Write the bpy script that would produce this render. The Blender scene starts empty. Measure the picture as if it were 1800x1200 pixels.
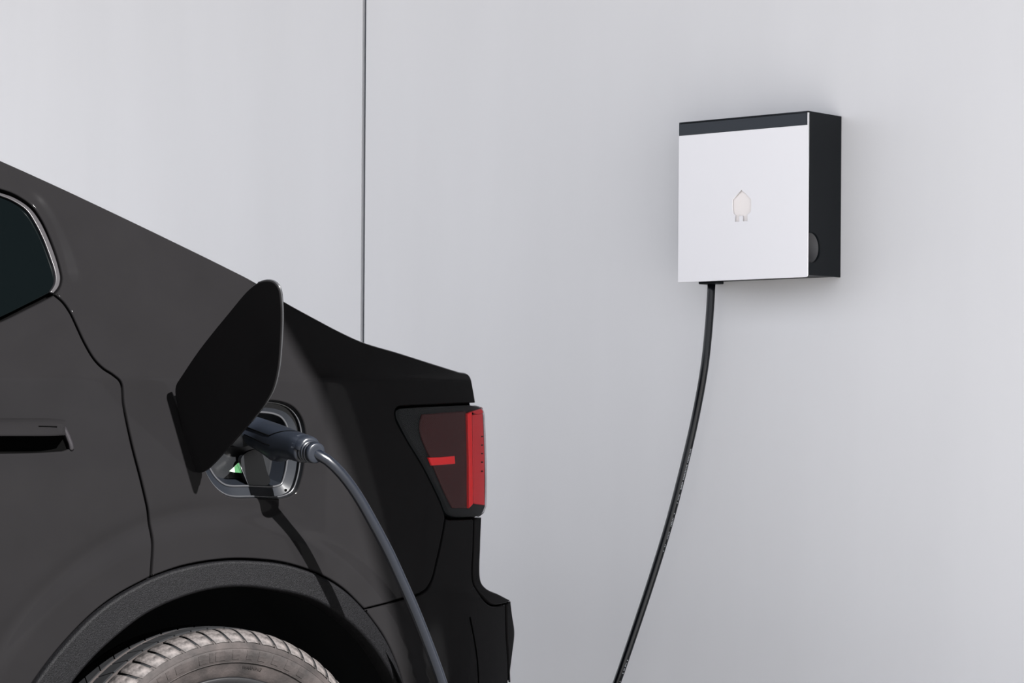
import bpy, math, random
import numpy as np
from mathutils import Vector, Matrix
from mathutils.geometry import delaunay_2d_cdt
random.seed(7); np.random.seed(7)
sc = bpy.context.scene
COL = sc.collection
R = math.radians

# ------------------------------------------------------------------ camera
F = 4740.0                      # focal length in pixels of the 1800x1200 frame
HC = 1.03                       # camera height
HOR = 780.0                     # horizon row
ROLL = R(0.38)
cr, sr = math.cos(ROLL), math.sin(ROLL)
cam = bpy.data.cameras.new('camera'); camo = bpy.data.objects.new('camera', cam); COL.objects.link(camo)
cam.sensor_width = 36; cam.lens = F/1800*36; cam.shift_y = (HOR-600)/1800
cam.clip_end = 200
camo.matrix_world = Matrix(((cr, -sr, 0, 0), (0, 0, -1, 0), (sr, cr, 0, HC), (0, 0, 0, 1)))
sc.camera = camo
def ray(px, py):                # world direction of a view ray, unit depth
    x, y = (px-900)/F, (HOR-py)/F
    return Vector((cr*x - sr*y, 1.0, sr*x + cr*y))

# ------------------------------------------------------------------ frames of the place
TH = R(35)                      # car's long axis against the picture plane
O = Vector((-495/950.0, 4.99, 0))
U = Vector((math.cos(TH), math.sin(TH), 0)); V = Vector((-math.sin(TH), math.cos(TH), 0))
PSI = R(41)                     # wall against the picture plane
WX = Vector((math.cos(PSI), -math.sin(PSI), 0)); WY = Vector((math.sin(PSI), math.cos(PSI), 0))
WALL = Vector((0, 0, 0)) + ray(1479, 300)*6.55; WALL.z = 0      # foot of the wall below the box's rear edge
SUN = (U*-0.03 + V*-1.0 + Vector((0, 0, 0.60))).normalized()   # towards the sun

# ------------------------------------------------------------------ world, sun, exposure
w = bpy.data.worlds.new('sky'); sc.world = w; w.use_nodes = True
bg = w.node_tree.nodes['Background']; bg.inputs[0].default_value = (0.90, 0.93, 1.0, 1); bg.inputs[1].default_value = 1.0
sl = bpy.data.lights.new('sun', 'SUN'); slo = bpy.data.objects.new('sun', sl); COL.objects.link(slo)
sl.energy = 24.0; sl.angle = R(0.45); sl.color = (1, 0.98, 0.965)
slo.location = SUN*20; slo.rotation_euler = SUN.to_track_quat('Z', 'Y').to_euler()
sc.view_settings.view_transform = 'Standard'; sc.view_settings.look = 'None'
sc.view_settings.exposure = 0.96; sc.view_settings.gamma = 1.0; sc.view_settings.use_curve_mapping = False

# ------------------------------------------------------------------ materials
def mat(name, col, rough=0.5, spec=0.5, metal=0.0, vary=0.0, scale=30.0, stretch=(1, 1, 1), bump=0.0, bscale=400.0, emit=None, coat=0.0, col2=None):
    m = bpy.data.materials.new(name); m.use_nodes = True
    nt = m.node_tree; b = nt.nodes['Principled BSDF']
    b.inputs['Base Color'].default_value = (*col, 1); b.inputs['Roughness'].default_value = rough
    b.inputs['Specular IOR Level'].default_value = spec; b.inputs['Metallic'].default_value = metal
    b.inputs['Coat Weight'].default_value = coat; b.inputs['Coat Roughness'].default_value = 0.05
    tc = nt.nodes.new('ShaderNodeTexCoord'); mp = nt.nodes.new('ShaderNodeMapping'); mp.inputs['Scale'].default_value = stretch
    nt.links.new(tc.outputs['Object'], mp.inputs['Vector'])
    if vary:
        n = nt.nodes.new('ShaderNodeTexNoise'); n.inputs['Scale'].default_value = scale; n.inputs['Detail'].default_value = 6
        nt.links.new(mp.outputs[0], n.inputs['Vector'])
        cr_ = nt.nodes.new('ShaderNodeValToRGB')
        lo = col2 if col2 else tuple(c*(1-vary) for c in col); hi = tuple(min(1, c*(1+vary)) for c in col)
        cr_.color_ramp.elements[0].position = 0.3; cr_.color_ramp.elements[1].position = 0.7
        cr_.color_ramp.elements[0].color = (*lo, 1); cr_.color_ramp.elements[1].color = (*hi, 1)
        nt.links.new(n.outputs['Fac'], cr_.inputs[0]); nt.links.new(cr_.outputs[0], b.inputs['Base Color'])
    if bump:
        n2 = nt.nodes.new('ShaderNodeTexNoise'); n2.inputs['Scale'].default_value = bscale; n2.inputs['Detail'].default_value = 3
        nt.links.new(mp.outputs[0], n2.inputs['Vector'])
        bp = nt.nodes.new('ShaderNodeBump'); bp.inputs['Strength'].default_value = bump; bp.inputs['Distance'].default_value = 0.002
        nt.links.new(n2.outputs['Fac'], bp.inputs['Height']); nt.links.new(bp.outputs[0], b.inputs['Normal'])
    if emit:
        b.inputs['Emission Color'].default_value = (*emit[0], 1); b.inputs['Emission Strength'].default_value = emit[1]
    return m
M = {}
M['paint'] = mat('black_car_paint', (0.0035, 0.00335, 0.00355), 0.06, 0.025, vary=0.05, scale=9)
M['glass'] = mat('privacy_glass', (0.0005, 0.0008, 0.0009), 0.03, 0.04)
M['seal'] = mat('black_seal_and_shade', (0.0007, 0.0007, 0.0007), 0.9, 0.0)  # black seals and gaps; also colours in the handle pocket's shade
M['moulding'] = mat('satin_window_moulding', (0.0065, 0.006, 0.0068), 0.3, 0.2)
M['cladding'] = mat('grained_arch_plastic', (0.0014, 0.0014, 0.00165), 0.5, 0.05, vary=0.6, scale=330, bump=0.6, bscale=700)
M['liner'] = mat('wheel_well_felt', (0.0030, 0.0033, 0.0036), 0.9, 0.05)
M['tyre'] = mat('dusty_tyre_rubber', (0.0100, 0.0082, 0.0078), 0.75, 0.12, vary=0.35, scale=26, col2=(0.0040, 0.0034, 0.0033), bump=0.3, bscale=220)
M['tread'] = mat('worn_tyre_tread', (0.0230, 0.0205, 0.0198), 0.7, 0.15, vary=0.8, scale=75, col2=(0.0055, 0.0048, 0.0047), bump=0.7, bscale=160)
M['tyre_shade'] = mat('shaded_tyre_rubber', (0.0022, 0.0024, 0.0028), 0.8, 0.1)  # darker tyre rubber: shade of grooves and inner tread put into the colour
M['rim'] = mat('dark_alloy_rim', (0.0025, 0.0025, 0.0028), 0.4, 0.15)
M['port'] = mat('slate_port_plastic', (0.0026, 0.0031, 0.0041), 0.25, 0.16)
M['portdark'] = mat('dark_port_plastic', (0.0014, 0.0016, 0.002), 0.35, 0.18)
M['lip'] = mat('satin_lip', (0.012, 0.0124, 0.0136), 0.22, 0.4)
M['rubber'] = mat('slate_cable_rubber', (0.0013, 0.0019, 0.0034), 0.25, 0.30)
M['plug'] = mat('slate_plug_plastic', (0.0028, 0.0036, 0.0054), 0.36, 0.22)
M['print'] = mat('pale_cable_print', (0.34, 0.35, 0.37), 0.6, 0.2)
M['housing'] = mat('tail_light_housing', (0.0030, 0.0045, 0.0048), 0.4, 0.10)
M['smoke_red'] = mat('smoked_red_plastic', (0.036, 0.0120, 0.0120), 0.3, 0.08)
M['red'] = mat('red_light_plastic', (0.46, 0.030, 0.036), 0.35, 0.12)
M['red_bright'] = mat('bright_red_plastic', (0.62, 0.022, 0.024), 0.3, 0.12)
M['led'] = mat('dark_led_chip', (0.06, 0.008, 0.01), 0.4, 0.3)
M['white'] = mat('white_coated_plate', (0.80, 0.79, 0.815), 0.5, 0.3)
M['boxblack'] = mat('anthracite_powder_coat', (0.0055, 0.0070, 0.0086), 0.45, 0.12, bump=0.05)
M['boxstrip'] = mat('slate_powder_coat', (0.021, 0.026, 0.034), 0.45, 0.25)
M['cup'] = mat('grey_recess_plastic', (0.13, 0.13, 0.135), 0.6, 0.3)
M['emblem'] = mat('warm_white_diffuser', (0.84, 0.79, 0.77), 0.5, 0.3)
M['joint'] = mat('joint_filler', (0.16, 0.175, 0.19), 0.7, 0.2)
M['wall'] = mat('pale_grey_panel', (0.650, 0.648, 0.664), 0.55, 0.25, vary=0.018, scale=3.0, stretch=(1.6, 1.6, 0.35), bump=0.03, bscale=60)
M['ground'] = mat('grey_paving', (0.19, 0.187, 0.182), 0.85, 0.2, vary=0.2, scale=14, bump=0.4, bscale=160)
M['canopy'] = mat('brown_canopy_board', (0.10, 0.088, 0.078), 0.7, 0.15, vary=0.15, scale=6, stretch=(0.3, 4, 1))
M['green'] = mat('green_indicator', (0.004, 0.02, 0.006), 0.3, 0.4, emit=((0.30, 1.0, 0.40), 0.10))
M['greenwhite'] = mat('white_indicator', (0.05, 0.06, 0.05), 0.3, 0.4, emit=((0.85, 1.0, 0.85), 0.35))
def lens_mat():
    m = bpy.data.materials.new('smoked_clear_lens'); m.use_nodes = True; nt = m.node_tree
    nt.nodes.remove(nt.nodes['Principled BSDF']); out = nt.nodes['Material Output']
    t = nt.nodes.new('ShaderNodeBsdfTransparent'); t.inputs[0].default_value = (0.78, 0.76, 0.77, 1)
    g = nt.nodes.new('ShaderNodeBsdfGlossy'); g.inputs['Roughness'].default_value = 0.06
    fr = nt.nodes.new('ShaderNodeFresnel'); fr.inputs[0].default_value = 1.16
    mx = nt.nodes.new('ShaderNodeMixShader')
    nt.links.new(fr.outputs[0], mx.inputs[0]); nt.links.new(t.outputs[0], mx.inputs[1]); nt.links.new(g.outputs[0], mx.inputs[2])
    nt.links.new(mx.outputs[0], out.inputs[0]); return m
M['lens'] = lens_mat()

# ------------------------------------------------------------------ helpers
def tag(o, label=None, cat=None, group=None, kind=None):
    if label: o['label'] = label
    if cat: o['category'] = cat
    if group: o['group'] = group
    if kind: o['kind'] = kind
    return o
def empty(name, loc, rz=0):
    o = bpy.data.objects.new(name, None); COL.objects.link(o); o.location = loc; o.rotation_euler = (0, 0, rz); o.empty_display_size = 0.1
    return o
def mk(name, verts, faces, m, parent=None, smooth=True, normals=None, loc=None):
    me = bpy.data.meshes.new(name); me.from_pydata([tuple(map(float, v)) for v in verts], [], [tuple(map(int, f)) for f in faces])
    me.materials.append(M[m] if isinstance(m, str) else m)
    if smooth: me.polygons.foreach_set('use_smooth', [True]*len(me.polygons))
    me.update()
    if normals is not None: me.normals_split_custom_set_from_vertices([tuple(map(float, n)) for n in normals])
    o = bpy.data.objects.new(name, me); COL.objects.link(o)
    if parent: o.parent = parent
    if loc is not None: o.location = loc
    return o
def spline(pts, step=4.0, closed=False):
    """Catmull-Rom through pts, sampled about every step units"""
    P = [np.array(p, float) for p in pts]; n = len(P); out = []
    for i in range(n if closed else n-1):
        p0 = P[(i-1) % n] if (closed or i > 0) else 2*P[0]-P[1]
        p1 = P[i]; p2 = P[(i+1) % n]
        p3 = P[(i+2) % n] if (closed or i+2 < n) else 2*P[-1]-P[-2]
        d = np.linalg.norm(p2-p1); k = max(1, int(round(d/step)))
        # centripetal weights keep uneven spacing from overshooting
        t0 = 0; t1 = np.linalg.norm(p1-p0)**.5+1e-9; t2 = t1+np.linalg.norm(p2-p1)**.5+1e-9; t3 = t2+np.linalg.norm(p3-p2)**.5+1e-9
        for j in range(k):
            t = t1+(t2-t1)*j/k
            a1 = (t1-t)/(t1-t0)*p0+(t-t0)/(t1-t0)*p1; a2 = (t2-t)/(t2-t1)*p1+(t-t1)/(t2-t1)*p2; a3 = (t3-t)/(t3-t2)*p2+(t-t2)/(t3-t2)*p3
            b1 = (t2-t)/(t2-t0)*a1+(t-t0)/(t2-t0)*a2; b2 = (t3-t)/(t3-t1)*a2+(t-t1)/(t3-t1)*a3
            out.append((t2-t)/(t2-t1)*b1+(t-t1)/(t2-t1)*b2)
    if not closed: out.append(P[-1])
    return out
def chain(*segs, step=4.0):
    """closed outline: smooth curves joined at corners"""
    out = []
    for s in segs: out += spline(s, step)[:-1] if len(s) > 1 else [np.array(s[0], float)]
    return out
def area(l):
    l = np.array(l); x, y = l[:, 0], l[:, 1]
    return 0.5*np.sum(x*np.roll(y, -1)-y*np.roll(x, -1))
def clean(l, eps=1e-4):
    o = [l[0]]
    for p in l[1:]:
        if np.hypot(*(np.array(p)-o[-1])) > eps: o.append(np.array(p))
    if np.hypot(*(np.array(o[0])-o[-1])) < eps: o.pop()
    return np.array(o)
def loop_normals(l):
    a = np.roll(l, 1, 0); b = np.roll(l, -1, 0)
    e1 = l-a; e2 = b-l
    e1 = e1/(np.linalg.norm(e1, axis=1)[:, None]+1e-12); e2 = e2/(np.linalg.norm(e2, axis=1)[:, None]+1e-12)
    n1 = np.stack([-e1[:, 1], e1[:, 0]], 1); n2 = np.stack([-e2[:, 1], e2[:, 0]], 1)
    n = n1+n2; n = n/(np.linalg.norm(n, axis=1)[:, None]+1e-12)
    c = np.clip(np.sum(n*n1, 1), 0.5, 1)
    return n, 1/c
def inside(pts, loops):
    r = np.zeros(len(pts), bool); x, y = pts[:, 0], pts[:, 1]
    for l in loops:
        b = np.roll(l, -1, 0)
        for (x0, y0), (x1, y1) in zip(l, b):
            if y0 == y1: continue
            c = ((y0 > y) != (y1 > y)); r ^= c & (x < (x1-x0)*(y-y0)/(y1-y0)+x0)
    return r
def dist_loops(pts, loops, closed=True):
    d = np.full(len(pts), 1e9)
    for l in loops:
        b = np.roll(l, -1, 0)
        if not closed: l, b = l[:-1], b[:-1]
        for p, q in zip(l, b):
            e = q-p; L = e@e+1e-15; t = np.clip(((pts-p)@e)/L, 0, 1)
            d = np.minimum(d, np.hypot(*(pts-(p+t[:, None]*e)).T))
    return d
def sheet(name, loops, place, m, parent, grid=0.02, bev=0.003, depth=0.02, back=False, smooth=True, refine=None):
    """a panel bounded by 2-D loops, with a rounded edge and a turned-in flange.
    place(pts, depth) -> positions, normals, (axis a, axis b) images of the 2-D axes"""
    L = []
    for i, l in enumerate(loops):
        l = clean(l); ccw = area(l) > 0
        if (i == 0) != ccw: l = l[::-1]
        L.append(l)
    R0 = []
    for l in L:
        n, k = loop_normals(l); R0.append(l+n*(bev*k)[:, None])
    lo = L[0].min(0); hi = L[0].max(0)
    gx = np.arange(lo[0]+grid/2, hi[0], grid); gy = np.arange(lo[1]+grid/2, hi[1], grid)
    if len(gx) and len(gy):
        G = np.array(np.meshgrid(gx, gy)).reshape(2, -1).T
        if refine is not None:
            g4 = grid/3; G2 = np.array(np.meshgrid(np.arange(lo[0], hi[0], g4), np.arange(lo[1], hi[1], g4))).reshape(2, -1).T
            G2 = G2[refine(G2)]; G = np.vstack([G[~refine(G)], G2])
        G = G[inside(G, R0)]
        if len(G): G = G[dist_loops(G, R0) > grid*(0.45 if refine is None else 0.2)]
    else: G = np.zeros((0, 2))
    V2 = [Vector(p) for r in R0 for p in r]; E = []; k = 0
    for r in R0:
        E += [(k+i, k+(i+1) % len(r)) for i in range(len(r))]; k += len(r)
    V2 += [Vector(p) for p in G]
    vo, eo, fo, ov, oe, of = delaunay_2d_cdt(V2, E, [], 0, 1e-6)
    P2 = np.array([tuple(v) for v in vo]); T = np.array([tuple(f) for f in fo])
    T = T[inside(P2[T].mean(1), R0)]
    idx = {}
    for i, o in enumerate(ov):
        for j in o: idx[j] = i
    pos, nor = place(P2, 0.0)[:2]
    verts = list(pos); nors = list(nor); faces = [tuple(t) for t in T]
    k = 0
    for l, r in zip(L, R0):
        n, kk = loop_normals(l); c = len(l)
        prev = [idx[k+i] for i in range(c)]; k += c
        for ins, dep, ang in ((bev*0.3, bev*0.3, 45), (0.0, bev, 75), (0.0, depth, 90)):
            q = l+n*(ins*kk)[:, None]; p3, n3, ax = place(q, dep)
            side = -(ax[0]*n[:, :1]+ax[1]*n[:, 1:])
            nn = n3*math.cos(R(ang))+side*math.sin(R(ang))
            base = len(verts); verts += list(p3); nors += list(nn)
            for i in range(c):
                j = (i+1) % c
                faces.append((prev[i], base+i, base+j, prev[j]))
            prev = [base+i for i in range(c)]
    if back:
        off = len(verts); p3, n3, _ = place(P2, depth); verts += list(p3); nors += list(-n3)
        faces += [tuple(off+i for i in t[::-1]) for t in T]
    # orient against normals
    Vn = np.array(verts); Nn = np.array(nors); Nn = Nn/(np.linalg.norm(Nn, axis=1)[:, None]+1e-12)
    ff = []
    for f in faces:
        g = np.cross(Vn[f[1]]-Vn[f[0]], Vn[f[2]]-Vn[f[0]])
        ff.append(f if g@(Nn[f[0]]+Nn[f[1]]+Nn[f[2]]) >= 0 else f[::-1])
    return mk(name, Vn, ff, m, parent, smooth, Nn if smooth else None)
def tube(name, pts, r, m, parent, seg=12, caps=True, step=None, radii=None):
    P = [np.array(p, float) for p in pts]
    if step: P = spline(P, step)
    n = len(P); verts = []; faces = []
    up = np.array((0.13, 0.31, 0.94)); prevn = None
    for i, p in enumerate(P):
        t = P[min(i+1, n-1)]-P[max(i-1, 0)]; t = t/np.linalg.norm(t)
        if prevn is None:
            a = np.cross(t, up); 
            if np.linalg.norm(a) < 1e-3: a = np.cross(t, (1, 0, 0))
        else: a = prevn-t*(prevn@t)
        a = a/np.linalg.norm(a); prevn = a; b = np.cross(t, a)
        rr = r if radii is None else radii[min(len(radii)-1, int(i*len(radii)/n))]
        for k in range(seg):
            c = 2*math.pi*k/seg; verts.append(p+rr*(a*math.cos(c)+b*math.sin(c)))
    for i in range(n-1):
        for k in range(seg):
            j = (k+1) % seg; faces.append((i*seg+k, i*seg+j, (i+1)*seg+j, (i+1)*seg+k))
    if caps: faces += [tuple(range(seg))[::-1], tuple((n-1)*seg+k for k in range(seg))]
    return mk(name, verts, faces, m, parent)
def box(name, lo, hi, m, parent=None, bev=0.0, loc=None):
    x0, y0, z0 = lo; x1, y1, z1 = hi
    if not bev:
        v = [(x, y, z) for z in (z0, z1) for y in (y0, y1) for x in (x0, x1)]
        f = [(0, 2, 3, 1), (4, 5, 7, 6), (0, 1, 5, 4), (2, 6, 7, 3), (0, 4, 6, 2), (1, 3, 7, 5)]
        return mk(name, v, f, m, parent, False, loc=loc)
    import bmesh
    bm = bmesh.new(); bmesh.ops.create_cube(bm, size=1)
    for v in bm.verts: v.co = Vector(((x0+x1)/2+v.co.x*(x1-x0), (y0+y1)/2+v.co.y*(y1-y0), (z0+z1)/2+v.co.z*(z1-z0)))
    bmesh.ops.bevel(bm, geom=bm.edges[:], offset=bev, segments=2, affect='EDGES', profile=0.5)
    me = bpy.data.meshes.new(name); bm.to_mesh(me); bm.free(); me.materials.append(M[m])
    o = bpy.data.objects.new(name, me); COL.objects.link(o)
    if parent: o.parent = parent
    if loc is not None: o.location = loc
    return o

# ------------------------------------------------------------------ setting: wall, ground, canopy
def wall_hit(px, py, q=0.0):    # point on the wall (q in front of it), in wall coordinates x, z
    d = ray(px, py); c = Vector((0, 0, HC))
    t = ((WALL-WY*q)-c).dot(WY)/d.dot(WY); p = c+d*t
    return (p-WALL).dot(WX), p.z
H_CAN = 3.6
wall = empty('wall_back', WALL, -PSI); tag(wall, kind='structure'); wall['label'] = 'pale grey panelled wall behind the car with a dark vertical joint'
box('core', (-7, 0.012, 0), (7, 0.25, 4.4), 'joint', wall)
xj = wall_hit(638.5, 300)[0]; PW = 3.0; JW = 0.0140
k = 0
for x0 in (xj-2*PW, xj-PW, xj, xj+PW):
    box('panel', (max(-7, x0+JW/2), 0.0, 0.0), (min(7, x0+PW-JW/2), 0.0118, 4.4), 'wall', wall, bev=0.0016)
g = box('floor', (-20, -20, -0.1), (20, 20, 0), 'ground'); tag(g, 'grey paved ground under the car and the wall', kind='structure')
# canopy: added out of view; its front edge throws the shade that covers the wall and the car's tail
def canopy_depth(px, py):
    c = Vector((0, 0, HC)); d = ray(px, py); n = V
    t = (O-c).dot(n)/d.dot(n); p = c+d*t          # point on the car's side plane
    e = p+SUN*((H_CAN-p.z)/SUN.z)
    return -(e-WALL).dot(WY)
LC = canopy_depth(600, 790)
can = empty('canopy', WALL, -PSI); tag(can, 'flat canopy roof added out of view to shade the wall', kind='structure')
box('roof_slab', (-7, -LC, H_CAN), (7, 0.0, H_CAN+0.16), 'canopy', can)

# ------------------------------------------------------------------ car: side surface in car coordinates (u back, w inboard, z up)
car = empty('car', O, TH)
tag(car, 'black fastback car with open charging flap, backed up to the grey wall', 'car')
def sst(x): x = np.clip(x, 0, 1); return x*x*(3-2*x)
def W0(u, z):
    u = np.asarray(u, float); z = np.asarray(z, float)
    p = 0.45*np.maximum(u-0.15, 0)**2+0.02*np.maximum(-0.3-u, 0)**2
    t = z-(1.143+0.016*(u+0.25)); s = 0.003
    tp = 0.5*(t+np.sqrt(t*t+s*s))                 # crisp knee at the shoulder line
    rear = sst((u-0.05)/0.4)
    up = (0.18+0.16*rear)*tp+0.42*tp*tp+(0.003+0.013*rear)*(1-np.exp(-tp/0.020))
    tn = np.maximum(-t, 0)
    dn = -0.035*tn+0.16*tn*tn
    return p+up+dn
WC = Vector((0, 0, HC))-O
C_L = np.array((WC.dot(U), WC.dot(V), HC))
def dl(px, py):
    d = ray(px, py); return np.array((d.dot(U), d.dot(V), d.z))
def hit(px, py, out=0.0):
    """view ray meets the side surface moved outward by out; car coordinates"""
    d = dl(px, py); f = lambda t: (C_L[1]+t*d[1])+out-float(W0(C_L[0]+t*d[0], C_L[2]+t*d[2]))
    ts = np.linspace(3.4, 6.6, 161); q = C_L[None, :]+ts[:, None]*d[None, :]
    g_ = q[:, 1]+out-W0(q[:, 0], q[:, 2]); i = np.argmax(g_ > 0)
    if g_[i] <= 0: i = len(ts)-1
    a, b = ts[max(0, i-1)], ts[i]
    for _ in range(30):
        c = (a+b)/2
        if f(c) > 0: b = c
        else: a = c
    return C_L+b*d
def uz(loop, out=0.0): return np.array([hit(*p, out)[[0, 2]] for p in loop])

# outlines read from the photograph, on the near side
ROOF = [(-700, 35), (-400, 118), (-200, 194), (0, 280), (100, 325), (200, 372), (300, 420), (400, 469), (450, 495), (490, 522), (560, 561), (600, 582), (640, 600), (700, 618), (760, 637), (808, 652)]
TAILLIP = [(808, 652), (822, 655), (829, 663), (833, 680), (838, 709)]
TL_TOP = [(838, 709), (770, 712), (703, 715)]
TL_L = [(703, 715), (697, 720), (697, 735), (715, 770), (745, 820), (775, 881), (784, 905)]
GAP_B = [(784, 911), (777, 950), (768, 990), (759, 1022), (744, 1041), (700, 1055), (638, 1071)]
ARCH_O = [(20, 1260), (55, 1203), (100, 1143), (160, 1080), (205, 1046), (264, 1014), (320, 995), (385, 984), (440, 983), (500, 990), (560, 1010), (600, 1034), (638, 1071), (670, 1115), (690, 1155), (705, 1200), (714, 1265)]
GAP_D = [(264, 1014), (267, 950), (262, 905), (250, 850), (232, 780), (218, 712), (213, 672), (200, 659), (183, 648), (167, 632), (150, 604), (125, 551), (112, 529), (99, 517)]
WIN = [(99, 517), (108, 505), (112, 490), (109, 472), (103, 450), (90, 415), (75, 384), (58, 361), (30, 342), (0, 331), (-200, 262), (-400, 197), (-700, 125)]
WIN_B = [(99, 517), (60, 537), (0, 566), (-100, 604), (-300, 645), (-700, 670)]
PORT = [(345, 740), (350, 785), (362, 827), (381, 857), (405, 873), (450, 875), (500, 875), (520, 865), (531, 838), (537, 795), (538, 762), (531, 734), (516, 715), (495, 706), (465, 703), (400, 703), (362, 708), (347, 720)]
def shift(pts, dx, dy): return [(x+dx, y+dy) for x, y in pts]
iA = ARCH_O.index((264, 1014)); iB = ARCH_O.index((638, 1071))

WIN_UZ = uz(spline(WIN[:11], 5)+spline(WIN[10:], 30)[1:]+spline(WIN_B, 30)[::-1][:-1])
def Wf(u, z):
    pts = np.stack([np.asarray(u, float), np.asarray(z, float)], 1)
    w_ = W0(pts[:, 0], pts[:, 1])
    # flare above the wheel arch
    r = np.hypot(pts[:, 0], pts[:, 1]-0.36)
    w_ = w_-0.004*(1-sst((r-0.505)/0.034))+0.0030*np.exp(-((r-0.548)/0.016)**2)*sst((0.25-pts[:, 0])/0.4)
    # bumper shelf
    w_ = w_-0.012*sst((0.752-pts[:, 1])/0.03)*sst((pts[:, 0]-0.46)/0.16)
    # recess around the window
    d = dist_loops(pts, [WIN_UZ]); ins = inside(pts, [WIN_UZ]); d = np.where(ins, 0, d)
    w_ = w_+0.0085*(1-sst(d/0.045))
    return w_
def place_side(off=0.0, mirror=False):
    def f(q, dep):
        e = 1e-3; u, z = q[:, 0], q[:, 1]
        w_ = Wf(u, z); du = (Wf(u+e, z)-Wf(u-e, z))/(2*e); dz = (Wf(u, z+e)-Wf(u, z-e))/(2*e)
        n = np.stack([du, -np.ones(len(u)), dz], 1); n /= np.linalg.norm(n, axis=1)[:, None]
        a = np.stack([np.ones(len(u)), du, np.zeros(len(u))], 1); a /= np.linalg.norm(a, axis=1)[:, None]
        b = np.stack([np.zeros(len(u)), dz, np.ones(len(u))], 1); b /= np.linalg.norm(b, axis=1)[:, None]
        y = w_-off+dep
        p = np.stack([u, y, z], 1)
        if mirror:
            p[:, 1] = 1.84-p[:, 1]; n[:, 1] *= -1; a[:, 1] *= -1; b[:, 1] *= -1
        return p, n, (a, b)
    return f
def bends(q):
    r = np.hypot(q[:, 0], q[:, 1]-0.36); zs = 1.143+0.016*(q[:, 0]+0.25)
    near = (np.abs(q[:, 0]-WIN_UZ[:, 0].max()) < 0.25) & (q[:, 1] > 1.2)
    m_ = ((r > 0.49) & (r < 0.59)) | (np.abs(q[:, 1]-zs) < 0.03)
    idx_ = np.where(near)[0]
    if len(idx_): m_[idx_] |= dist_loops(q[idx_], [WIN_UZ]) < 0.055
    return m_
def side_panel(name, loop, m, parent=car, off=0.0, holes=(), grid=0.016, bev=0.0034, depth=0.02, out=0.0, mirror=False, refine=None):
    return sheet(name, [uz(loop, out)]+[uz(h, out) for h in holes], place_side(off, mirror), m, parent, grid, bev, depth, refine=refine)
def nudge(loop, d):
    """move a closed pixel outline inward by d pixels"""
    l = clean(np.array(loop), 0.3)
    if area(l) < 0: l = l[::-1]
    n, k_ = loop_normals(l); return l+n*(d*np.minimum(k_, 1.4))[:, None]

# quarter panel with the roof rail
q_loop = chain(ROOF, TAILLIP, TL_TOP, TL_L, GAP_B, ARCH_O[iA:iB+1][::-1], GAP_D, WIN, [(-700, 125), (-700, 35)])
side_panel('quarter_panel', nudge(q_loop, 1.6), 'paint', holes=[spline(PORT, 4, True)], refine=bends)
# rear door
d_loop = chain(GAP_D, WIN_B, [(-700, 670), (-700, 1330)], [(-700, 1330), (-25, 1330)], [(-25, 1330), (20, 1260)], ARCH_O[:iA+1])
POCK = chain([(-330, 760), (108, 758)], [(108, 758), (117, 769), (123, 783), (122, 789), (112, 793)], [(112, 793), (60, 796), (-330, 799)], [(-330, 799), (-330, 760)])
door = side_panel('rear_door', nudge(d_loop, 1.8), 'paint', holes=[POCK], refine=bends)
# window glass and moulding
wl = chain(WIN, [(-700, 125), (-700, 670)], WIN_B[::-1])
side_panel('door_window', nudge(wl, 6), 'glass', off=-0.005, grid=0.03, bev=0.001)
mo = [(97, 515), (106, 503), (109, 489), (106, 472), (100, 451), (87, 417), (72, 387), (55, 365), (28, 347), (0, 337), (-200, 268)]
mi = [(-200, 276), (0, 342), (27, 353), (50, 369), (65, 391), (79, 419), (92, 453), (99, 475), (101, 489), (99, 500), (91, 513)]
side_panel('window_moulding', chain(mo, [mo[-1], mi[0]], mi, [mi[-1], mo[0]]), 'moulding', off=0.002, grid=0.02, bev=0.0012, depth=0.012)
# dark inner frame behind the panel gaps
in_loop = chain(ROOF, TAILLIP, [(838, 709), (848, 725), (851, 890), (845, 910), (845, 1025), (890, 1056), (896, 1110), (885, 1195), (870, 1330)], [(870, 1330), (718, 1330)], [(718, 1330)]+ARCH_O[::-1]+[(-25, 1330)], [(-25, 1330), (-700, 1330)], [(-700, 1330), (-700, 35)])
side_panel('inner_frame', nudge(in_loop, 5), 'seal', off=-0.021, holes=[nudge(spline(PORT, 6, True), -4)], grid=0.04, bev=0.001, depth=0.002)
# door handle: a bar with a lit top and a shaded underside
def handle():
    pu = lambda x, y, o: hit(x, y, o)
    vs = []; fs = []; xs = list(np.linspace(-330, 60, 14))+[75, 88, 98, 106, 111, 115]
    for x in xs:
        e = max(0.0, (x-75)/41.0); top = 734.5+3.0*e*e; bot = 766-1.5*e*e; k_ = math.sqrt(max(0, 1-e*e*0.8)); k2 = math.sqrt(1-e*e*0.35)
        row = [(top, -0.002), (top+3, 0.012*k_), (top+10, 0.024*k_), (bot-9, 0.034*k_), (bot-2, 0.038*k2), (bot, 0.037*k2), (bot+0.5, 0.004), (bot+0.5, -0.0085)]
        vs += [pu(x, y, o) for y, o in row]; n_ = len(row)
    for i in range(len(xs)-1):
        for j in range(n_-1): fs.append((i*n_+j, i*n_+j+1, (i+1)*n_+j+1, (i+1)*n_+j))
    b_ = (len(xs)-1)*n_; fs.append(tuple(range(b_, b_+n_)))
    h_ = mk('door_handle', vs, fs, 'paint', door)
    m_ = h_.modifiers.new('edges', 'EDGE_SPLIT'); m_.split_angle = R(38)
    return h_
handle()
side_panel('handle_shade', POCK, 'seal', door, off=-0.009, grid=0.02, bev=0.0005, depth=0.004)  # near-black sheet stands in for the shade inside the handle pocket
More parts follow.
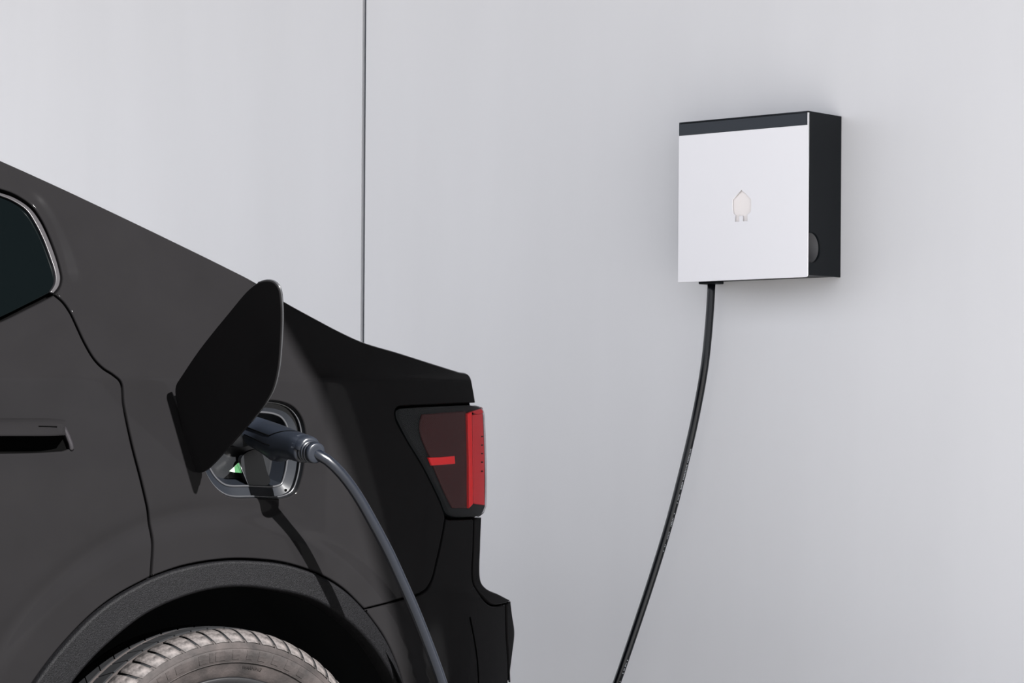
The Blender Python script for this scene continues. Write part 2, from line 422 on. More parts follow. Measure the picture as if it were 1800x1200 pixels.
tube('handle_rim_glint', [hit(103, 741, -0.001), hit(109, 748, 0.0005), hit(115, 758, 0.001), hit(120.5, 770, 0.001), hit(125, 783, 0.0005), hit(125.5, 790, -0.002)], 0.0045, 'moulding', door, seg=14, step=0.004)  # brighter satin strip stands in for the sun highlight on the pocket rim
tube('key_slot', [hit(68, 749, 0.0283), hit(82, 749.3, 0.0280), hit(92, 749.6, 0.0268), hit(100, 750, 0.0250)], 0.0011, 'seal', door, seg=6)
# wheel arch cladding
AI = [(75, 1275), (121, 1203), (160, 1156), (202, 1117), (251, 1080), (304, 1054), (365, 1036), (418, 1031), (474, 1036), (545, 1053), (600, 1086), (640, 1123), (672, 1166), (690, 1201), (702, 1265)]
side_panel('wheel_arch_trim', chain(shift(ARCH_O, 0, 2), [(714, 1267), (702, 1265)], AI[::-1], [AI[0], (20, 1262)]), 'cladding', off=0.007, grid=0.012, bev=0.006, depth=0.05)
def lathe_arc(name, prof, cu, cz, a0, a1, n, m, parent):
    verts = []; faces = []; c = len(prof)
    full = abs(a1-a0-2*math.pi) < 1e-6; N = n if full else n+1
    for i in range(N):
        a = a0+(a1-a0)*i/n
        for w_, r in prof: verts.append((cu+r*math.cos(a), w_, cz+r*math.sin(a)))
    for i in range(n):
        for j in range(c-1):
            i2 = (i+1) % N; faces.append((i*c+j, i2*c+j, i2*c+j+1, i*c+j+1))
    return mk(name, verts, faces, m, parent)
lathe_arc('wheel_well', [(0.035, 0.452), (0.06, 0.46), (0.42, 0.46), (0.44, 0.40), (0.44, 0.0)], 0.0, 0.36, R(-15), R(195), 40, 'liner', car)

# rear bumper, tailgate corner and bumper end
BL = [(834, 912), (833, 960), (832, 1020), (841, 1047), (859, 1063), (884, 1061)]
b_loop = chain(GAP_B[::-1], [(784, 911), (792, 912), (834, 911)], BL, [(884, 1061), (885, 1110), (889, 1196), (878, 1330)], [(878, 1330), (722, 1330)], [(722, 1330), (714, 1265), (705, 1200), (690, 1155), (670, 1115), (638, 1071)])
bump = side_panel('rear_bumper', nudge(b_loop, 1.3), 'paint')
side_panel('tailgate_corner', nudge(chain([(834, 910), (848, 908)], [(848, 908), (846, 960), (846, 1018), (853, 1033), (872, 1043), (893, 1054)], [(893, 1054), (884, 1061)], BL[::-1]), 1.0), 'paint', grid=0.012)
side_panel('bumper_end', nudge(chain([(884, 1061), (893, 1055)], [(893, 1055), (896, 1080), (900, 1110), (896, 1150), (890, 1196)], [(890, 1196), (889, 1196)], [(889, 1196), (885, 1110), (884, 1061)]), 0.8), 'paint', grid=0.012)
for pts in ([(820, 1084), (827, 1120), (833, 1160), (836, 1230)],):
    tube('bumper_crease', [hit(x, y, 0.0)+np.array((0, -0.0113, 0)) for x, y in pts], 0.0022, 'seal', bump, seg=8, step=0.02)

# ------------------------------------------------------------------ tail light
tl = empty('tail_light', (0, 0, 0)); tl.parent = car
TL = chain([(699, 734), (699, 722), (706, 717)], [(706, 717), (770, 714), (832, 712), (846, 716)], [(846, 716), (850, 728), (851, 745), (853, 800), (854, 850), (853, 890)], [(853, 890), (848, 902), (840, 908)], [(840, 908), (815, 909), (798, 909), (787, 903), (777, 880), (747, 820), (717, 770), (699, 734)])
side_panel('housing', nudge([(x+(3.5 if x > 835 else 0), y) for x, y in TL], 0.6), 'housing', tl, off=-0.007, grid=0.02, bev=0.001)
side_panel('smoked_panel', chain([(744, 728), (820, 722)], [(820, 722), (822, 800), (822, 893)], [(822, 893), (797, 893)], [(797, 893), (780, 858), (757, 803), (742, 765), (740, 745), (744, 728)]), 'smoke_red', tl, off=-0.002, grid=0.02, bev=0.003, depth=0.006)
side_panel('light_edge', chain([(821, 727), (829, 723)], [(829, 723), (830, 800), (831, 886)], [(831, 886), (824, 893)], [(824, 893), (823, 800), (821, 727)]), 'red_bright', tl, off=0.002, grid=0.01, bev=0.002, depth=0.02)
side_panel('light_bar', chain([(831, 729), (849.5, 726)], [(849.5, 726), (852.5, 800), (853, 888)], [(853, 888), (833, 885)], [(833, 884), (832, 800), (831, 729)]), 'red', tl, off=-0.001, grid=0.01, bev=0.002, depth=0.02)
side_panel('light_cap', chain([(830, 723), (846, 718)], [(846, 718), (849.5, 725), (832, 728)]), 'red', tl, off=0.001, grid=0.01, bev=0.001, depth=0.015)
side_panel('side_marker', [(753, 804), (776, 803), (799, 801), (800, 815), (759, 818)], 'red_bright', tl, off=0.001, grid=0.01, bev=0.001, depth=0.006)
for y in (767, 782, 797, 812, 828):
    c = hit(847, y); 
    tube('led', [c+np.array((0, -0.0030, 0)), c+np.array((0, 0.004, 0))], 0.0016, 'led', tl, seg=8)
side_panel('lens', TL, 'lens', tl, off=0.005, grid=0.016, bev=0.002, depth=0.008)

# ------------------------------------------------------------------ rest of the body: roof, hatch, tail and far side
sil = spline(ROOF+TAILLIP[1:], 14)+spline([(846, 716), (852, 745), (855, 890), (842, 910), (845, 1020), (890, 1055), (897, 1110), (887, 1196), (876, 1330)], 14)
S3 = np.array([hit(*p) for p in sil]); nr = len(spline(ROOF+TAILLIP[1:], 14))
verts = []; faces = []; NL = 15
for i, p in enumerate(S3):
    for j in range(NL):
        s = j/(NL-1); c = 4*s*(1-s); w_ = p[1]+0.012+(1.84-2*p[1]-0.024)*s
        top = i < nr-3
        verts.append((p[0]-0.008+(0.0 if top else 0.10*c), w_, p[2]-0.006+(0.035*c if top else 0.0)))
for i in range(len(S3)-1):
    for j in range(NL-1):
        a = i*NL+j; faces.append((a, a+1, a+NL+1, a+NL))
mk('body_shell', verts, faces, 'paint', car)
far = chain(ROOF, TAILLIP, [(838, 709), (848, 725), (851, 890), (845, 910), (845, 1025), (890, 1056), (896, 1110), (885, 1195), (870, 1330)], [(870, 1330), (-700, 1330)], [(-700, 1330), (-700, 35)])
side_panel('far_side', nudge(far, 2), 'paint', grid=0.06, mirror=True)

# ------------------------------------------------------------------ wheel
CU, CZ = 0.02, 0.342
tprof = [(0.060, 0.235), (0.046, 0.246), (0.038, 0.252), (0.0355, 0.262), (0.026, 0.280), (0.0215, 0.296), (0.0225, 0.306), (0.0265, 0.3085), (0.0285, 0.317), (0.036, 0.326), (0.046, 0.3305),
         (0.074, 0.3335), (0.077, 0.327), (0.084, 0.327), (0.087, 0.336), (0.125, 0.337), (0.128, 0.328), (0.136, 0.328), (0.139, 0.337), (0.178, 0.336), (0.181, 0.328), (0.188, 0.328), (0.191, 0.335), (0.222, 0.332), (0.235, 0.322), (0.242, 0.30), (0.232, 0.262), (0.22, 0.235)]
tyre = lathe_arc('tyre', tprof, CU, CZ, 0, 2*math.pi, 144, 'tyre', car)
lathe_arc('groove_band', [(0.030, 0.3215), (0.0375, 0.3272), (0.0465, 0.3317), (0.0735, 0.3347), (0.0738, 0.3335)], CU, CZ, 0, 2*math.pi, 144, 'tyre_shade', tyre)
NB = 60
def tread_block():
    """one shoulder block: curved leading edge, wraps from tread onto the sidewall; modelled at the top of the tyre"""
    sec = [(0.0735, 0.3385, 0.0), (0.060, 0.3383, 0.004), (0.048, 0.3360, 0.010), (0.039, 0.3312, 0.020), (0.0315, 0.3245, 0.034), (0.0262, 0.3165, 0.052)]
    half = math.pi/NB*0.84; vs = []; fs = []; n = 4
    for w_, r, sl_ in sec:
        for j in range(n):
            a = math.pi/2+half*(1-2*j/(n-1))-sl_*0.9
            taper = 0.0 if 0 < j < n-1 else 0.0007
            vs.append(((r-taper)*math.cos(a), w_+taper*0.3, (r-taper)*math.sin(a)))
    m_ = len(vs)
    for w_, r, sl_ in sec:
        for j in (0, n-1):
            a = math.pi/2+half*(1-2*j/(n-1))-sl_*0.9
            vs.append(((r-0.008)*math.cos(a), w_+0.005, (r-0.008)*math.sin(a)))
    for i in range(len(sec)-1):
        for j in range(n-1): fs.append((i*n+j, i*n+j+1, (i+1)*n+j+1, (i+1)*n+j))
        fs.append((i*n, (i+1)*n, m_+(i+1)*2, m_+i*2)); fs.append((i*n+n-1, m_+i*2+1, m_+(i+1)*2+1, (i+1)*n+n-1))
    e = len(sec)-1
    fs.append((0, m_, m_+1, n-1, 2, 1)); 
    return vs, fs
vs, fs = tread_block()
tb = mk('tread_block', vs, fs, 'tread', tyre, True, loc=(CU, 0, CZ))
tb.data.materials.append(M['tyre_shade'])  # block sides coloured dark so sunlit grooves still read as shaded
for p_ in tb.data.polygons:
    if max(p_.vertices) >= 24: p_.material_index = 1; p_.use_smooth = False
for i in range(1, NB):
    o = tb.copy(); COL.objects.link(o); o.parent = tyre; o.rotation_euler = (0, 2*math.pi*i/NB, 0)
def inner_blocks(w0, w1, slant):
    r = 0.3395; half = math.pi/NB*0.90; vs = []
    for w_, sl_ in ((w0, 0), ((w0+w1)/2, slant/2), (w1, slant)):
        for j in range(2):
            a = math.pi/2+half*(1-2*j)+sl_
            vs += [(r*math.cos(a), w_, r*math.sin(a)), ((r-0.008)*math.cos(a), w_, (r-0.008)*math.sin(a))]
    fs = [(0, 2, 6, 4), (4, 6, 10, 8), (0, 4, 5, 1), (4, 8, 9, 5), (2, 3, 7, 6), (6, 7, 11, 10), (0, 1, 3, 2), (8, 10, 11, 9)]
    b0 = mk('tread_block', vs, fs, 'tyre_shade', tyre, False, loc=(CU, 0, CZ))  # inner tread given the dark rubber as painted shade
    for i in range(1, NB):
        o = b0.copy(); COL.objects.link(o); o.parent = tyre; o.rotation_euler = (0, 2*math.pi*i/NB, 0)
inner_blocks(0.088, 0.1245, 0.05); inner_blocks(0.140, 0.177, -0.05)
# raised rings and lettering on the sidewall
lathe_arc('sidewall_ring', [(0.0232, 0.3030), (0.0212, 0.3045), (0.0212, 0.3055), (0.0240, 0.3068)], CU, CZ, 0, 2*math.pi, 96, 'tyre', tyre)
lathe_arc('sidewall_ring', [(0.0262, 0.2795), (0.0240, 0.2790), (0.0240, 0.2780), (0.0275, 0.2772)], CU, CZ, 0, 2*math.pi, 96, 'tyre', tyre)
def side_w(r):
    rs = [p[1] for p in tprof[1:8]]; ws = [p[0] for p in tprof[1:8]]
    return float(np.interp(r, rs, ws))
def arc_text(txt, size, rbase, a_mid, name='sidewall_lettering', m='tyre'):
    cu = bpy.data.curves.new(name, 'FONT'); cu.body = txt; cu.size = size; cu.align_x = 'CENTER'; cu.extrude = 0.0008
    to = bpy.data.objects.new('tmp', cu); COL.objects.link(to)
    bpy.context.view_layer.update()
    me = bpy.data.meshes.new_from_object(to.evaluated_get(bpy.context.evaluated_depsgraph_get()))
    bpy.data.objects.remove(to); bpy.data.curves.remove(cu)
    for v in me.vertices:
        r = rbase+v.co.y; a = a_mid-v.co.x/rbase
        v.co = Vector((CU+r*math.cos(a), side_w(r)-0.0008-v.co.z, CZ+r*math.sin(a)))
    me.materials.clear(); me.materials.append(M[m])
    o = bpy.data.objects.new(name, me); COL.objects.link(o); o.parent = tyre
arc_text('WARNING', 0.0085, 0.2660, R(80))
# a run of raised bars: the large moulded marks nobody can read
for k_, (a0, a1, r0, r1) in enumerate([(104, 101, .283, .300), (99.5, 98.0, .283, .300), (97, 93, .283, .300), (90, 87, .284, .301), (84, 81.5, .284, .301), (79, 76, .284, .301), (73, 70, .284, .301), (67, 64.5, .284, .301), (61, 58, .284, .301), (122, 120, .284, .299), (118, 116.5, .284, .299), (114, 111, .284, .299)]):
    vs = []
    for a in np.linspace(R(a0), R(a1), 4):
        for r in (r0, (r0+r1)/2, r1): vs.append((CU+r*math.cos(a), side_w(r)-0.0012, CZ+r*math.sin(a)))
    fs = [(i*3+j, (i+1)*3+j, (i+1)*3+j+1, i*3+j+1) for i in range(3) for j in range(2)]
    n0 = len(vs)
    vs += [(x, y+0.004, z) for x, y, z in vs]; rim_ = [0, 1, 2, 5, 8, 11, 10, 9, 6, 3]
    fs += [(rim_[i], rim_[(i+1) % 10], n0+rim_[(i+1) % 10], n0+rim_[i]) for i in range(10)]
    mk('sidewall_mark', vs, fs, 'tyre', tyre, False)
rim = lathe_arc('wheel_rim', [(0.22, 0.238), (0.10, 0.20), (0.07, 0.215), (0.050, 0.232), (0.036, 0.247), (0.040, 0.250), (0.055, 0.244), (0.060, 0.236)], CU, CZ, 0, 2*math.pi, 72, 'rim', car)
for i in range(5):
    a = 2*math.pi*i/5+0.3; ca, sa = math.cos(a), math.sin(a); vs = []
    for r, hw, w_ in ((0.03, 0.022, 0.07), (0.12, 0.026, 0.058), (0.238, 0.036, 0.05)):
        for s in (-1, 1):
            for dw in (0, 0.03): vs.append((CU+r*ca-s*hw*sa, w_+dw, CZ+r*sa+s*hw*ca))
    fs = []
    for k_ in (0, 4): fs += [(k_, k_+2, k_+6, k_+4), (k_+1, k_+5, k_+7, k_+3), (k_, k_+4, k_+5, k_+1), (k_+2, k_+3, k_+7, k_+6)]
    mk('spoke', vs, fs, 'rim', rim, False)
lathe_arc('hub_cap', [(0.10, 0.06), (0.06, 0.055), (0.056, 0.03), (0.056, 0.0)], CU, CZ, 0, 2*math.pi, 32, 'rim', rim)

# ------------------------------------------------------------------ charge port
port = empty('charge_port', (0, 0, 0)); port.parent = car
def ring_strip(name, loopA, offA, loopB, offB, m, parent):
    """surface between two outlines at two depths below the side surface"""
    n = len(loopA); vs = []
    for l, o in ((loopA, offA), (loopB, offB)):
        for q in l: vs.append((q[0], float(W0(q[0], q[1]))+o, q[1]))
    fs = [(i, (i+1) % n, n+(i+1) % n, n+i) for i in range(n)]
    return mk(name, vs, fs, m, parent)
def resample(l, n):
    l = np.array(l); c = np.vstack([l, l[:1]]); s = np.r_[0, np.cumsum(np.hypot(*np.diff(c, axis=0).T))]
    t = np.linspace(0, s[-1], n, endpoint=False); return np.stack([np.interp(t, s, c[:, 0]), np.interp(t, s, c[:, 1])], 1)
PO = resample(uz(spline(PORT, 4, True)), 90)
def inset_uz(l, d):
    l = l if area(l) > 0 else l[::-1]; n, k_ = loop_normals(l); return l+n*d
PO = PO if area(PO) > 0 else PO[::-1]
PB = inset_uz(PO, 0.004); PC = inset_uz(PO, 0.022)
ring_strip('rim_wall', PO, 0.003, PB, 0.022, 'portdark', port)
ring_strip('rim_flange', PB, 0.022, PC, 0.028, 'port', port)
PD = inset_uz(PO, 0.028); PE = inset_uz(PO, 0.036)
ring_strip('well_wall', PC, 0.028, PE, 0.060, 'port', port)
vs = [(q[0], float(W0(q[0], q[1]))+0.060, q[1]) for q in PE]
mk('well_floor', vs, [tuple(range(len(vs)))], 'portdark', port, False)
tube('inner_lip', [(q[0], float(W0(q[0], q[1]))+0.0275, q[1]) for q in list(PC)+[PC[0]]], 0.0022, 'lip', port, seg=8, caps=False)
tube('outer_lip', [(q[0], float(W0(q[0], q[1]))+0.012, q[1]) for q in list(inset_uz(PO, 0.003))+[inset_uz(PO, 0.003)[0]]], 0.0016, 'lip', port, seg=8, caps=False)
# socket body behind the plug
soc = hit(438, 752)
def tubeu(name, pts, r, m, parent, **k): return tube(name, pts, r, m, parent, **k)
sb = np.array((soc[0], float(W0(soc[0], soc[2])), soc[2]))
tube('socket', [sb+np.array((0, 0.062, 0)), sb+np.array((0, 0.030, 0))], 0.036, 'portdark', port, seg=28)
def plane_px(px, py, out): return hit(px, py, out)
def plate(name, pxs, out, thick, m, parent):
    P3 = [plane_px(x, y, out) for x, y in pxs]; n = len(P3)
    vs = P3+[p+np.array((0, thick, 0)) for p in P3]
    fs = [tuple(range(n)), tuple(range(n, 2*n))[::-1]]+[(i, i+n, (i+1) % n+n, (i+1) % n) for i in range(n)]
    return mk(name, vs, fs, m, parent, False)
plate('dust_cap', spline([(424, 806), (440, 792), (456, 790), (470, 830), (475, 843), (473, 850), (462, 855), (441, 856)], 4, True), -0.030, 0.012, 'portdark', port)
tube('cap_edge', [hit(420, 813, -0.028), hit(429, 834, -0.028), (hit(438, 856, -0.028))], 0.0008, 'lip', port, seg=6)
plate('indicator_light', [(412, 821), (420, 813), (425, 831), (413, 830)], -0.034, 0.003, 'green', port)
plate('indicator_light', [(404, 828), (412, 821), (413, 830)], -0.033, 0.003, 'greenwhite', port)
c = hit(503, 861, -0.021); tube('screw', [c, c+np.array((0, 0.005, 0))], 0.0024, 'seal', port, seg=8)

# ------------------------------------------------------------------ charge flap: hinged at the front, swung out and up
flap = empty('charge_flap', (0, 0, 0)); flap.parent = car
FA = hit(302, 700, 0.005); FD = hit(343, 836, 0.005)
hv = (FD-FA)/np.linalg.norm(FD-FA)
vv = np.array((-0.03, -0.28, 0.20)); fn = np.cross(hv, vv); fn /= np.linalg.norm(fn)
if fn@(C_L-FA) < 0: fn = -fn
ea = hv; eb = np.cross(fn, ea)
def flap_uv(px, py):
    d = dl(px, py); t = ((FA-C_L)@fn)/(d@fn); p = C_L+d*t-FA; return np.array((p@ea, p@eb))
FL = [(305, 690), (307, 677), (318, 660), (350, 614), (400, 551), (432, 512), (448, 499), (463, 495), (476, 498), (485, 510), (489, 530), (491, 560), (490, 610), (487, 648), (479, 683), (467, 706), (440, 741), (400, 786), (368, 820), (354, 831), (342, 833), (333, 825), (327, 806), (318, 764), (309, 715)]
FLuv = [flap_uv(*p) for p in spline(FL, 4, True)]
def place_flap(off):
    def f(q, dep):
        # slight crown like the body side it closes flush with
        c0 = np.array(FLuv).mean(0); rr = ((q-c0)**2).sum(1); h_ = -0.10*rr
        p = FA[None]+q[:, :1]*ea+q[:, 1:]*eb+fn[None]*(h_-dep+off)[:, None]
        n = fn[None]+0.20*((q-c0)[:, :1]*ea+(q-c0)[:, 1:]*eb); n /= np.linalg.norm(n, axis=1)[:, None]
        k1 = np.ones((len(q), 1)); return p, n, (k1*ea, k1*eb)
    return f
sheet('outer_skin', [FLuv], place_flap(0.0), 'paint', flap, 0.012, 0.002, 0.006, back=True)
c0 = np.array(FLuv).mean(0)
FI = [c0+(p-c0)*0.90 for p in FLuv]
sheet('inner_liner', [FI], place_flap(-0.0065), 'port', flap, 0.02, 0.001, 0.008, back=True)
er = [flap_uv(*p) for p in spline(FL[6:17], 3)]
tube('edge_glint', [FA+q_[0]*ea+q_[1]*eb-fn*(0.10*((q_-c0)**2).sum()+0.0035) for q_ in er], 0.0016, 'lip', flap, seg=8)  # paler strip imitates sunlight catching the flap edge
tube('hinge_arm', [hit(362, 790, -0.03), hit(350, 790, 0.004), hit(352, 780, 0.03), FA+ea*0.08+eb*np.sign(c0[1])*0.05-fn*0.022], 0.007, 'portdark', flap, seg=10, step=0.01)

# ------------------------------------------------------------------ wall box
bx = empty('charging_wall_box', (WALL.x, WALL.y, 0), -PSI)
tag(bx, 'square wall-mounted charger with white front plate and anthracite sides on grey wall', 'wall charger')
def bxl(px, py, q):             # pixel -> box coordinates on the plane q in front of the wall
    x, z = wall_hit(px, py, q); return x, z
D = 0.10
for _ in range(40):             # depth at which the right front edge lands on its column
    x, z = wall_hit(1420, 350, D); D -= x*0.5
    D = max(0.05, min(0.25, D))
BT = wall_hit(1420, 194.5, D)[1]; BB = wall_hit(1420, 486.5, D)[1]; BLx = wall_hit(1192.5, 350, D)[0]
print('box D', D, 'W', BLx, 'z', BB, BT)
T_ = 0.004                      # front plate thickness
# housing: a tray with a round notch in its right flank
y0, y1 = -D+T_, 0.0
hb = BB+0.006
cy, cz_ = -D+0.018, (wall_hit(1432, 407, D)[1]+wall_hit(1432, 460, D)[1])/2
rad = (wall_hit(1432, 407, D)[1]-wall_hit(1432, 460, D)[1])/2
angs = [a for a in np.linspace(0, 2*math.pi, 48, endpoint=False)]
def flank(q, dep):
    k1 = np.ones((len(q), 1))
    return np.stack([np.full(len(q), 0.0)-dep, q[:, 0], q[:, 1]], 1), k1*np.array((1., 0, 0)), (k1*np.array((0, 1., 0)), k1*np.array((0, 0, 1.)))
amax = math.acos((y0-cy)/rad)   # circle runs off the front edge
notch = [(cy+rad*math.cos(a), cz_+rad*math.sin(a)) for a in np.linspace(amax, -amax, 40)]
fl = [(y1, hb), (y1, BT)]+[(y0, BT)]+notch+[(y0, hb)]
housing = sheet('housing', [np.array(fl)], flank, 'boxblack', bx, 0.03, 0.0015, 0.006)
x0b = BLx+0.003
def slab(name, lo, hi, m, bev=0.001): return box(name, lo, hi, m, bx, bev)
slab('left_flank', (x0b, y0, hb), (x0b+0.006, y1, BT), 'boxblack')
slab('top_cover', (x0b, -D+0.0005, BT-0.006), (-0.0005, y1, BT), 'boxblack')
slab('bottom_cover', (x0b+0.006, y0, hb), (-0.006, y1-0.02, hb+0.006), 'boxblack')
slab('back_plate', (x0b+0.006, y1-0.006, hb+0.006), (-0.006, y1, BT-0.006), 'boxblack')
# recess cup behind the notch
vs = []; 
for xo, rr in ((-0.006, rad*1.0), (-0.045, rad*0.9)):
    for a in angs: vs.append((xo, min(max(cy+rr*math.cos(a), y0), 0), cz_+rr*math.sin(a)))
n = len(angs)
mk('side_recess', vs, [(i, (i+1) % n, n+(i+1) % n, n+i) for i in range(n)]+[tuple(range(n, 2*n))], 'cup', bx, False)
def front(off):
    def f(q, dep):
        k1 = np.ones((len(q), 1))
        return np.stack([q[:, 0], np.full(len(q), -D-off)+dep, q[:, 1]], 1), k1*np.array((0, -1., 0)), (k1*np.array((1., 0, 0)), k1*np.array((0, 0, 1.)))
    return f
zt = wall_hit(1300, 229, D)[1]; 
zt = (wall_hit(1195, 240.5, D)[1]+wall_hit(1417, 217.5, D)[1])/2
def rc(cx, cz, r, a0): return [(cx+r*math.cos(R(a0+t)), cz+r*math.sin(R(a0+t))) for t in (0, 22, 45, 68, 90)]
pl = [(BLx, zt), (BLx, BB)]+rc(-0.006, BB+0.006, 0.006, 270)+[(0.0, BT-0.004), (-0.003, BT-0.004), (-0.003, zt)]
EM = [(1303, 334), (1311, 341), (1319, 349.5), (1320, 353), (1320, 370), (1318, 374), (1313.5, 376.5), (1313.5, 388), (1305.5, 388.5), (1305.5, 379), (1299, 379.5), (1299, 389), (1291.5, 389.5), (1292, 378.5), (1288.5, 375), (1287, 366), (1287, 351), (1295, 342)]
emz = [wall_hit(x, y, D) for x, y in EM]
sheet('front_plate', [np.array(pl), np.array(emz)], front(0.0), 'white', bx, 0.03, 0.0008, T_)
sheet('top_strip', [np.array([(BLx, zt+0.0005), (-0.0035, zt+0.0005), (-0.0035, BT), (BLx, BT)])], front(-0.0005), 'boxstrip', bx, 0.04, 0.0006, T_)
ex = [e[0] for e in emz]; ez = [e[1] for e in emz]
slab('emblem_diffuser', (min(ex)-0.005, -D+0.0055, min(ez)-0.005), (max(ex)+0.005, -D+0.0080, max(ez)+0.005), 'emblem')
gx, gz = wall_hit(1250, 500, D*0.62)
slab('cable_gland', (gx-0.026, -D*0.62-0.018, hb-0.010), (gx+0.026, -D*0.62+0.018, hb), 'boxblack', 0.002)

# ------------------------------------------------------------------ charging cable with plug: car -> ground -> box
def W3(p): return O+U*p[0]+V*p[1]+Vector((0, 0, p[2]))
cbl = empty('charging_cable', (O+U*0.6+V*-0.6)); cbl.location.z = 0
tag(cbl, 'dark charging cable hanging from the wall box and plugged into the car', 'charging cable')
cl = np.array(cbl.location)
def wl3(px, py, q):             # pixel at distance q in front of the wall -> world
    d = ray(px, py); c = Vector((0, 0, HC)); t = ((WALL-WY*q)-c).dot(WY)/d.dot(WY); return np.array(c+d*t)
def cs3(px, py, out): return np.array(W3(hit(px, py, out)))
B0 = cs3(553, 795, 0.165)
pa = [cs3(548, 792, 0.158), cs3(556, 797, 0.168), cs3(575, 808, 0.178), cs3(600, 832, 0.185), cs3(628, 870, 0.188), cs3(655, 917, 0.190), cs3(683, 970, 0.192), cs3(706, 1020, 0.196), cs3(728, 1070, 0.20), cs3(748, 1120, 0.205), cs3(765, 1165, 0.21), cs3(778, 1203, 0.215)]
pa.append(cs3(800, 1290, 0.23)); 
q3 = cs3(830, 1400, 0.26); q3[2] = 0.30; pa.append(q3)
pb = [wl3(1251, 492, D*0.62), wl3(1250, 512, D*0.63), wl3(1247, 560, D*0.66), wl3(1239, 640, D*0.74), wl3(1223, 730, 0.11), wl3(1201, 825, 0.13), wl3(1176, 920, 0.155), wl3(1150, 1005, 0.18), wl3(1122, 1090, 0.21), wl3(1092, 1178, 0.24), wl3(1076, 1225, 0.255)]
e = pb[-1].copy(); 
mid = [e+np.array((-0.05, -0.05, -0.22)), e+np.array((-0.12, -0.16, -0.40))]
g1 = e+np.array((-0.20, -0.32, 0)); g1[2] = 0.012; g2 = (g1+q3)/2+np.array((0.10, -0.15, 0)); g2[2] = 0.010
g3 = q3+np.array((0.06, 0.02, 0)); g3[2] = 0.03
path = pa+[g3, g2, g1]+mid[::-1]+pb[::-1]
CR = 0.0101
tube('cable', [p-cl for p in path], CR, 'rubber', cbl, seg=20, step=0.02)
# plug: lofted rounded sections along its axis
A0 = cs3(440, 753, -0.045); A1 = cs3(549, 793, 0.160)
ax = (A1-A0)/np.linalg.norm(A1-A0); sd = np.cross(ax, (0, 0, 1)); sd /= np.linalg.norm(sd); upv = np.cross(sd, ax)
Lp = np.linalg.norm(A1-A0)
def loft(name, secs, m, parent, seg=24, e=3.0, base=A0, caps=True):
    vs = []; fs = []
    for s, hw, ht, hb_, dz in secs:
        c = base+ax*Lp*s+upv*dz
        for k_ in range(seg):
            a = 2*math.pi*k_/seg; x, y = math.cos(a), math.sin(a)
            x = math.copysign(abs(x)**(2/e), x); y = math.copysign(abs(y)**(2/e), y)
            vs.append(c+sd*hw*x+upv*(ht if y > 0 else hb_)*y-cl)
    for i in range(len(secs)-1):
        for k_ in range(seg):
            j = (k_+1) % seg; fs.append((i*seg+k_, i*seg+j, (i+1)*seg+j, (i+1)*seg+k_))
    if caps: fs += [tuple(range(seg)), tuple((len(secs)-1)*seg+k_ for k_ in range(seg))]
    return mk(name, vs, fs, m, parent)
PS = [(0, .026, .024, .028, 0), (0.30, .027, .025, .035, 0), (0.46, .027, .025, .042, 0), (0.54, .0265, .0248, .040, 0), (0.61, .0257, .0246, .031, 0), (0.78, .0250, .0245, .0275, 0), (0.88, .0245, .0243, .0265, 0), (0.905, .0225, .0215, .0250, 0), (0.91, .0190, .0170, .0220, 0)]
plug = loft('plug', PS, 'plug', cbl, seg=36, e=2.7)
def on_plug(s_, deg, lift=0.0):
    hw, ht, hb_ = (float(np.interp(s_, [p[0] for p in PS], [p[k_] for p in PS])) for k_ in (1, 2, 3))
    a_ = R(deg); x_, y_ = math.cos(a_), math.sin(a_)
    x_ = math.copysign(abs(x_)**(2/2.7), x_); y_ = math.copysign(abs(y_)**(2/2.7), y_)
    return A0+ax*Lp*s_+sd*(hw+lift)*x_+upv*((ht if y_ > 0 else hb_)+lift)*y_-cl
tube('seam', [on_plug(s_, d_) for s_, d_ in ((0.1, 12), (0.25, 12), (0.42, 11), (0.50, 12))], 0.0011, 'seal', plug, seg=6)
tube('seam', [on_plug(s_, d_) for s_, d_ in ((0.50, 12), (0.57, 32), (0.64, 58), (0.69, 85), (0.69, 115))], 0.0011, 'seal', plug, seg=6, step=0.003)
tube('seam', [on_plug(s_, d_) for s_, d_ in ((0.1, -8), (0.25, -8), (0.42, -9), (0.52, -8))], 0.0008, 'seal', plug, seg=6)
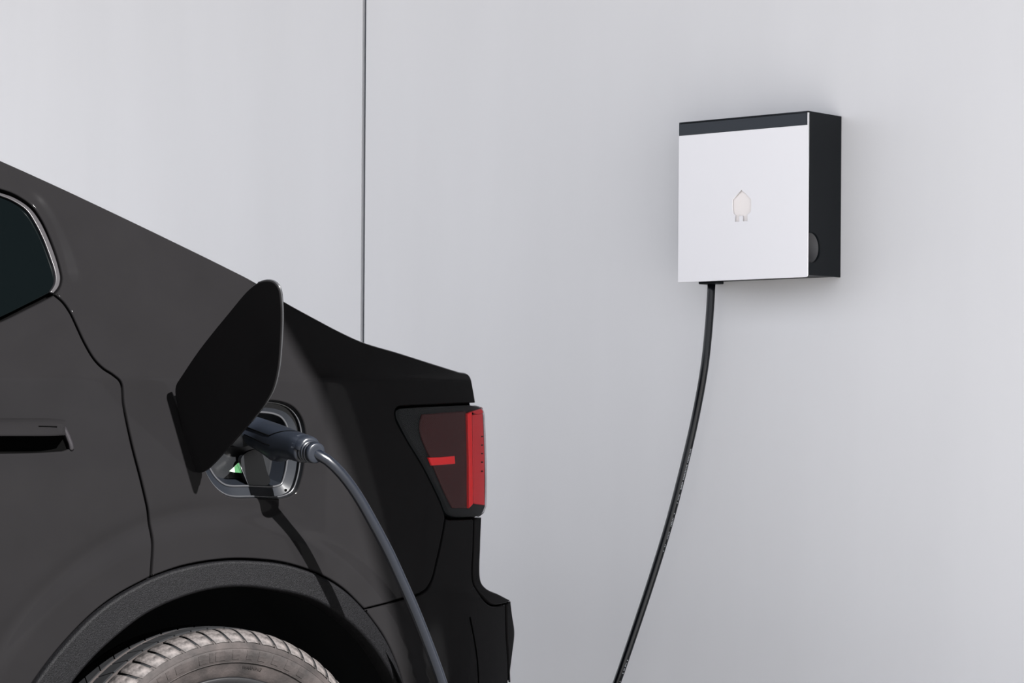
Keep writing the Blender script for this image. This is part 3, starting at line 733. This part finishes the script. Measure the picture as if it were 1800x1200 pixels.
loft('end_shade', [(0.84, .0248, .0250, .003, 0), (0.90, .0245, .0252, .003, 0), (0.955, .0215, .0240, .003, 0), (0.965, .0190, .0200, .003, 0)], 'plug', plug, e=2.5)
for s_, r_ in ((0.93, .0215), (0.968, .0208), (1.005, .0200)):
    loft('boot_rib', [(s_-0.013, r_-.005, r_-.005, r_-.003, 0), (s_-0.009, r_, r_-.002, r_+.002, 0), (s_+0.009, r_-.0004, r_-.0024, r_+.0016, 0), (s_+0.013, r_-.005, r_-.006, r_-.003, 0)], 'plug', plug, e=2.3)
loft('strain_relief', [(0.89, .0170, .0160, .0190, 0), (1.015, .0165, .0160, .018, 0), (1.022, .0195, .0190, .0205, 0), (1.062, .0185, .0180, .0195, 0), (1.070, .0165, .016, .017, 0), (1.068, .0100, .0100, .0100, 0)], 'plug', plug, e=2.1)
# row of pale printed marks along the hanging cable
cen = spline([p for p in pb], 0.004)
vs = []; fs = []
proj = []
for i, p in enumerate(cen):
    xw = p-np.array((0, 0, HC)); X, Y, Z = xw; xc = cr*X+sr*Z; zc = -sr*X+cr*Z
    proj.append((900+F*xc/Y, HOR-F*zc/Y))
proj = np.array(proj)
i = 1
while i < len(cen)-2:
    y = proj[i][1]; on = (788 < y < 858) or (866 < y < 884) or (893 < y < 948) or (956 < y < 968) or (1156 < y < 1198)
    if on and random.random() < 0.74:
        p = cen[i]; t = cen[i+1]-cen[i-1]; t /= np.linalg.norm(t)
        vcam = np.array((0, 0, HC))-p; vcam -= t*(vcam@t); vcam /= np.linalg.norm(vcam); s_ = np.cross(t, vcam)
        if s_[0] < 0: s_ = -s_
        dr = vcam*math.cos(R(38))+s_*math.sin(R(38)); tg = np.cross(t, dr)
        c = p+dr*(CR+0.0002)-cl; h1 = random.uniform(0.0008, 0.0017); h2 = random.uniform(0.0012, 0.0018)
        b0 = len(vs); vs += [c+t*h1+tg*h2, c-t*h1+tg*h2, c-t*h1-tg*h2, c+t*h1-tg*h2]; fs.append((b0, b0+1, b0+2, b0+3))
    i += 1
mk('printed_marks', vs, fs, 'print', cbl, False)
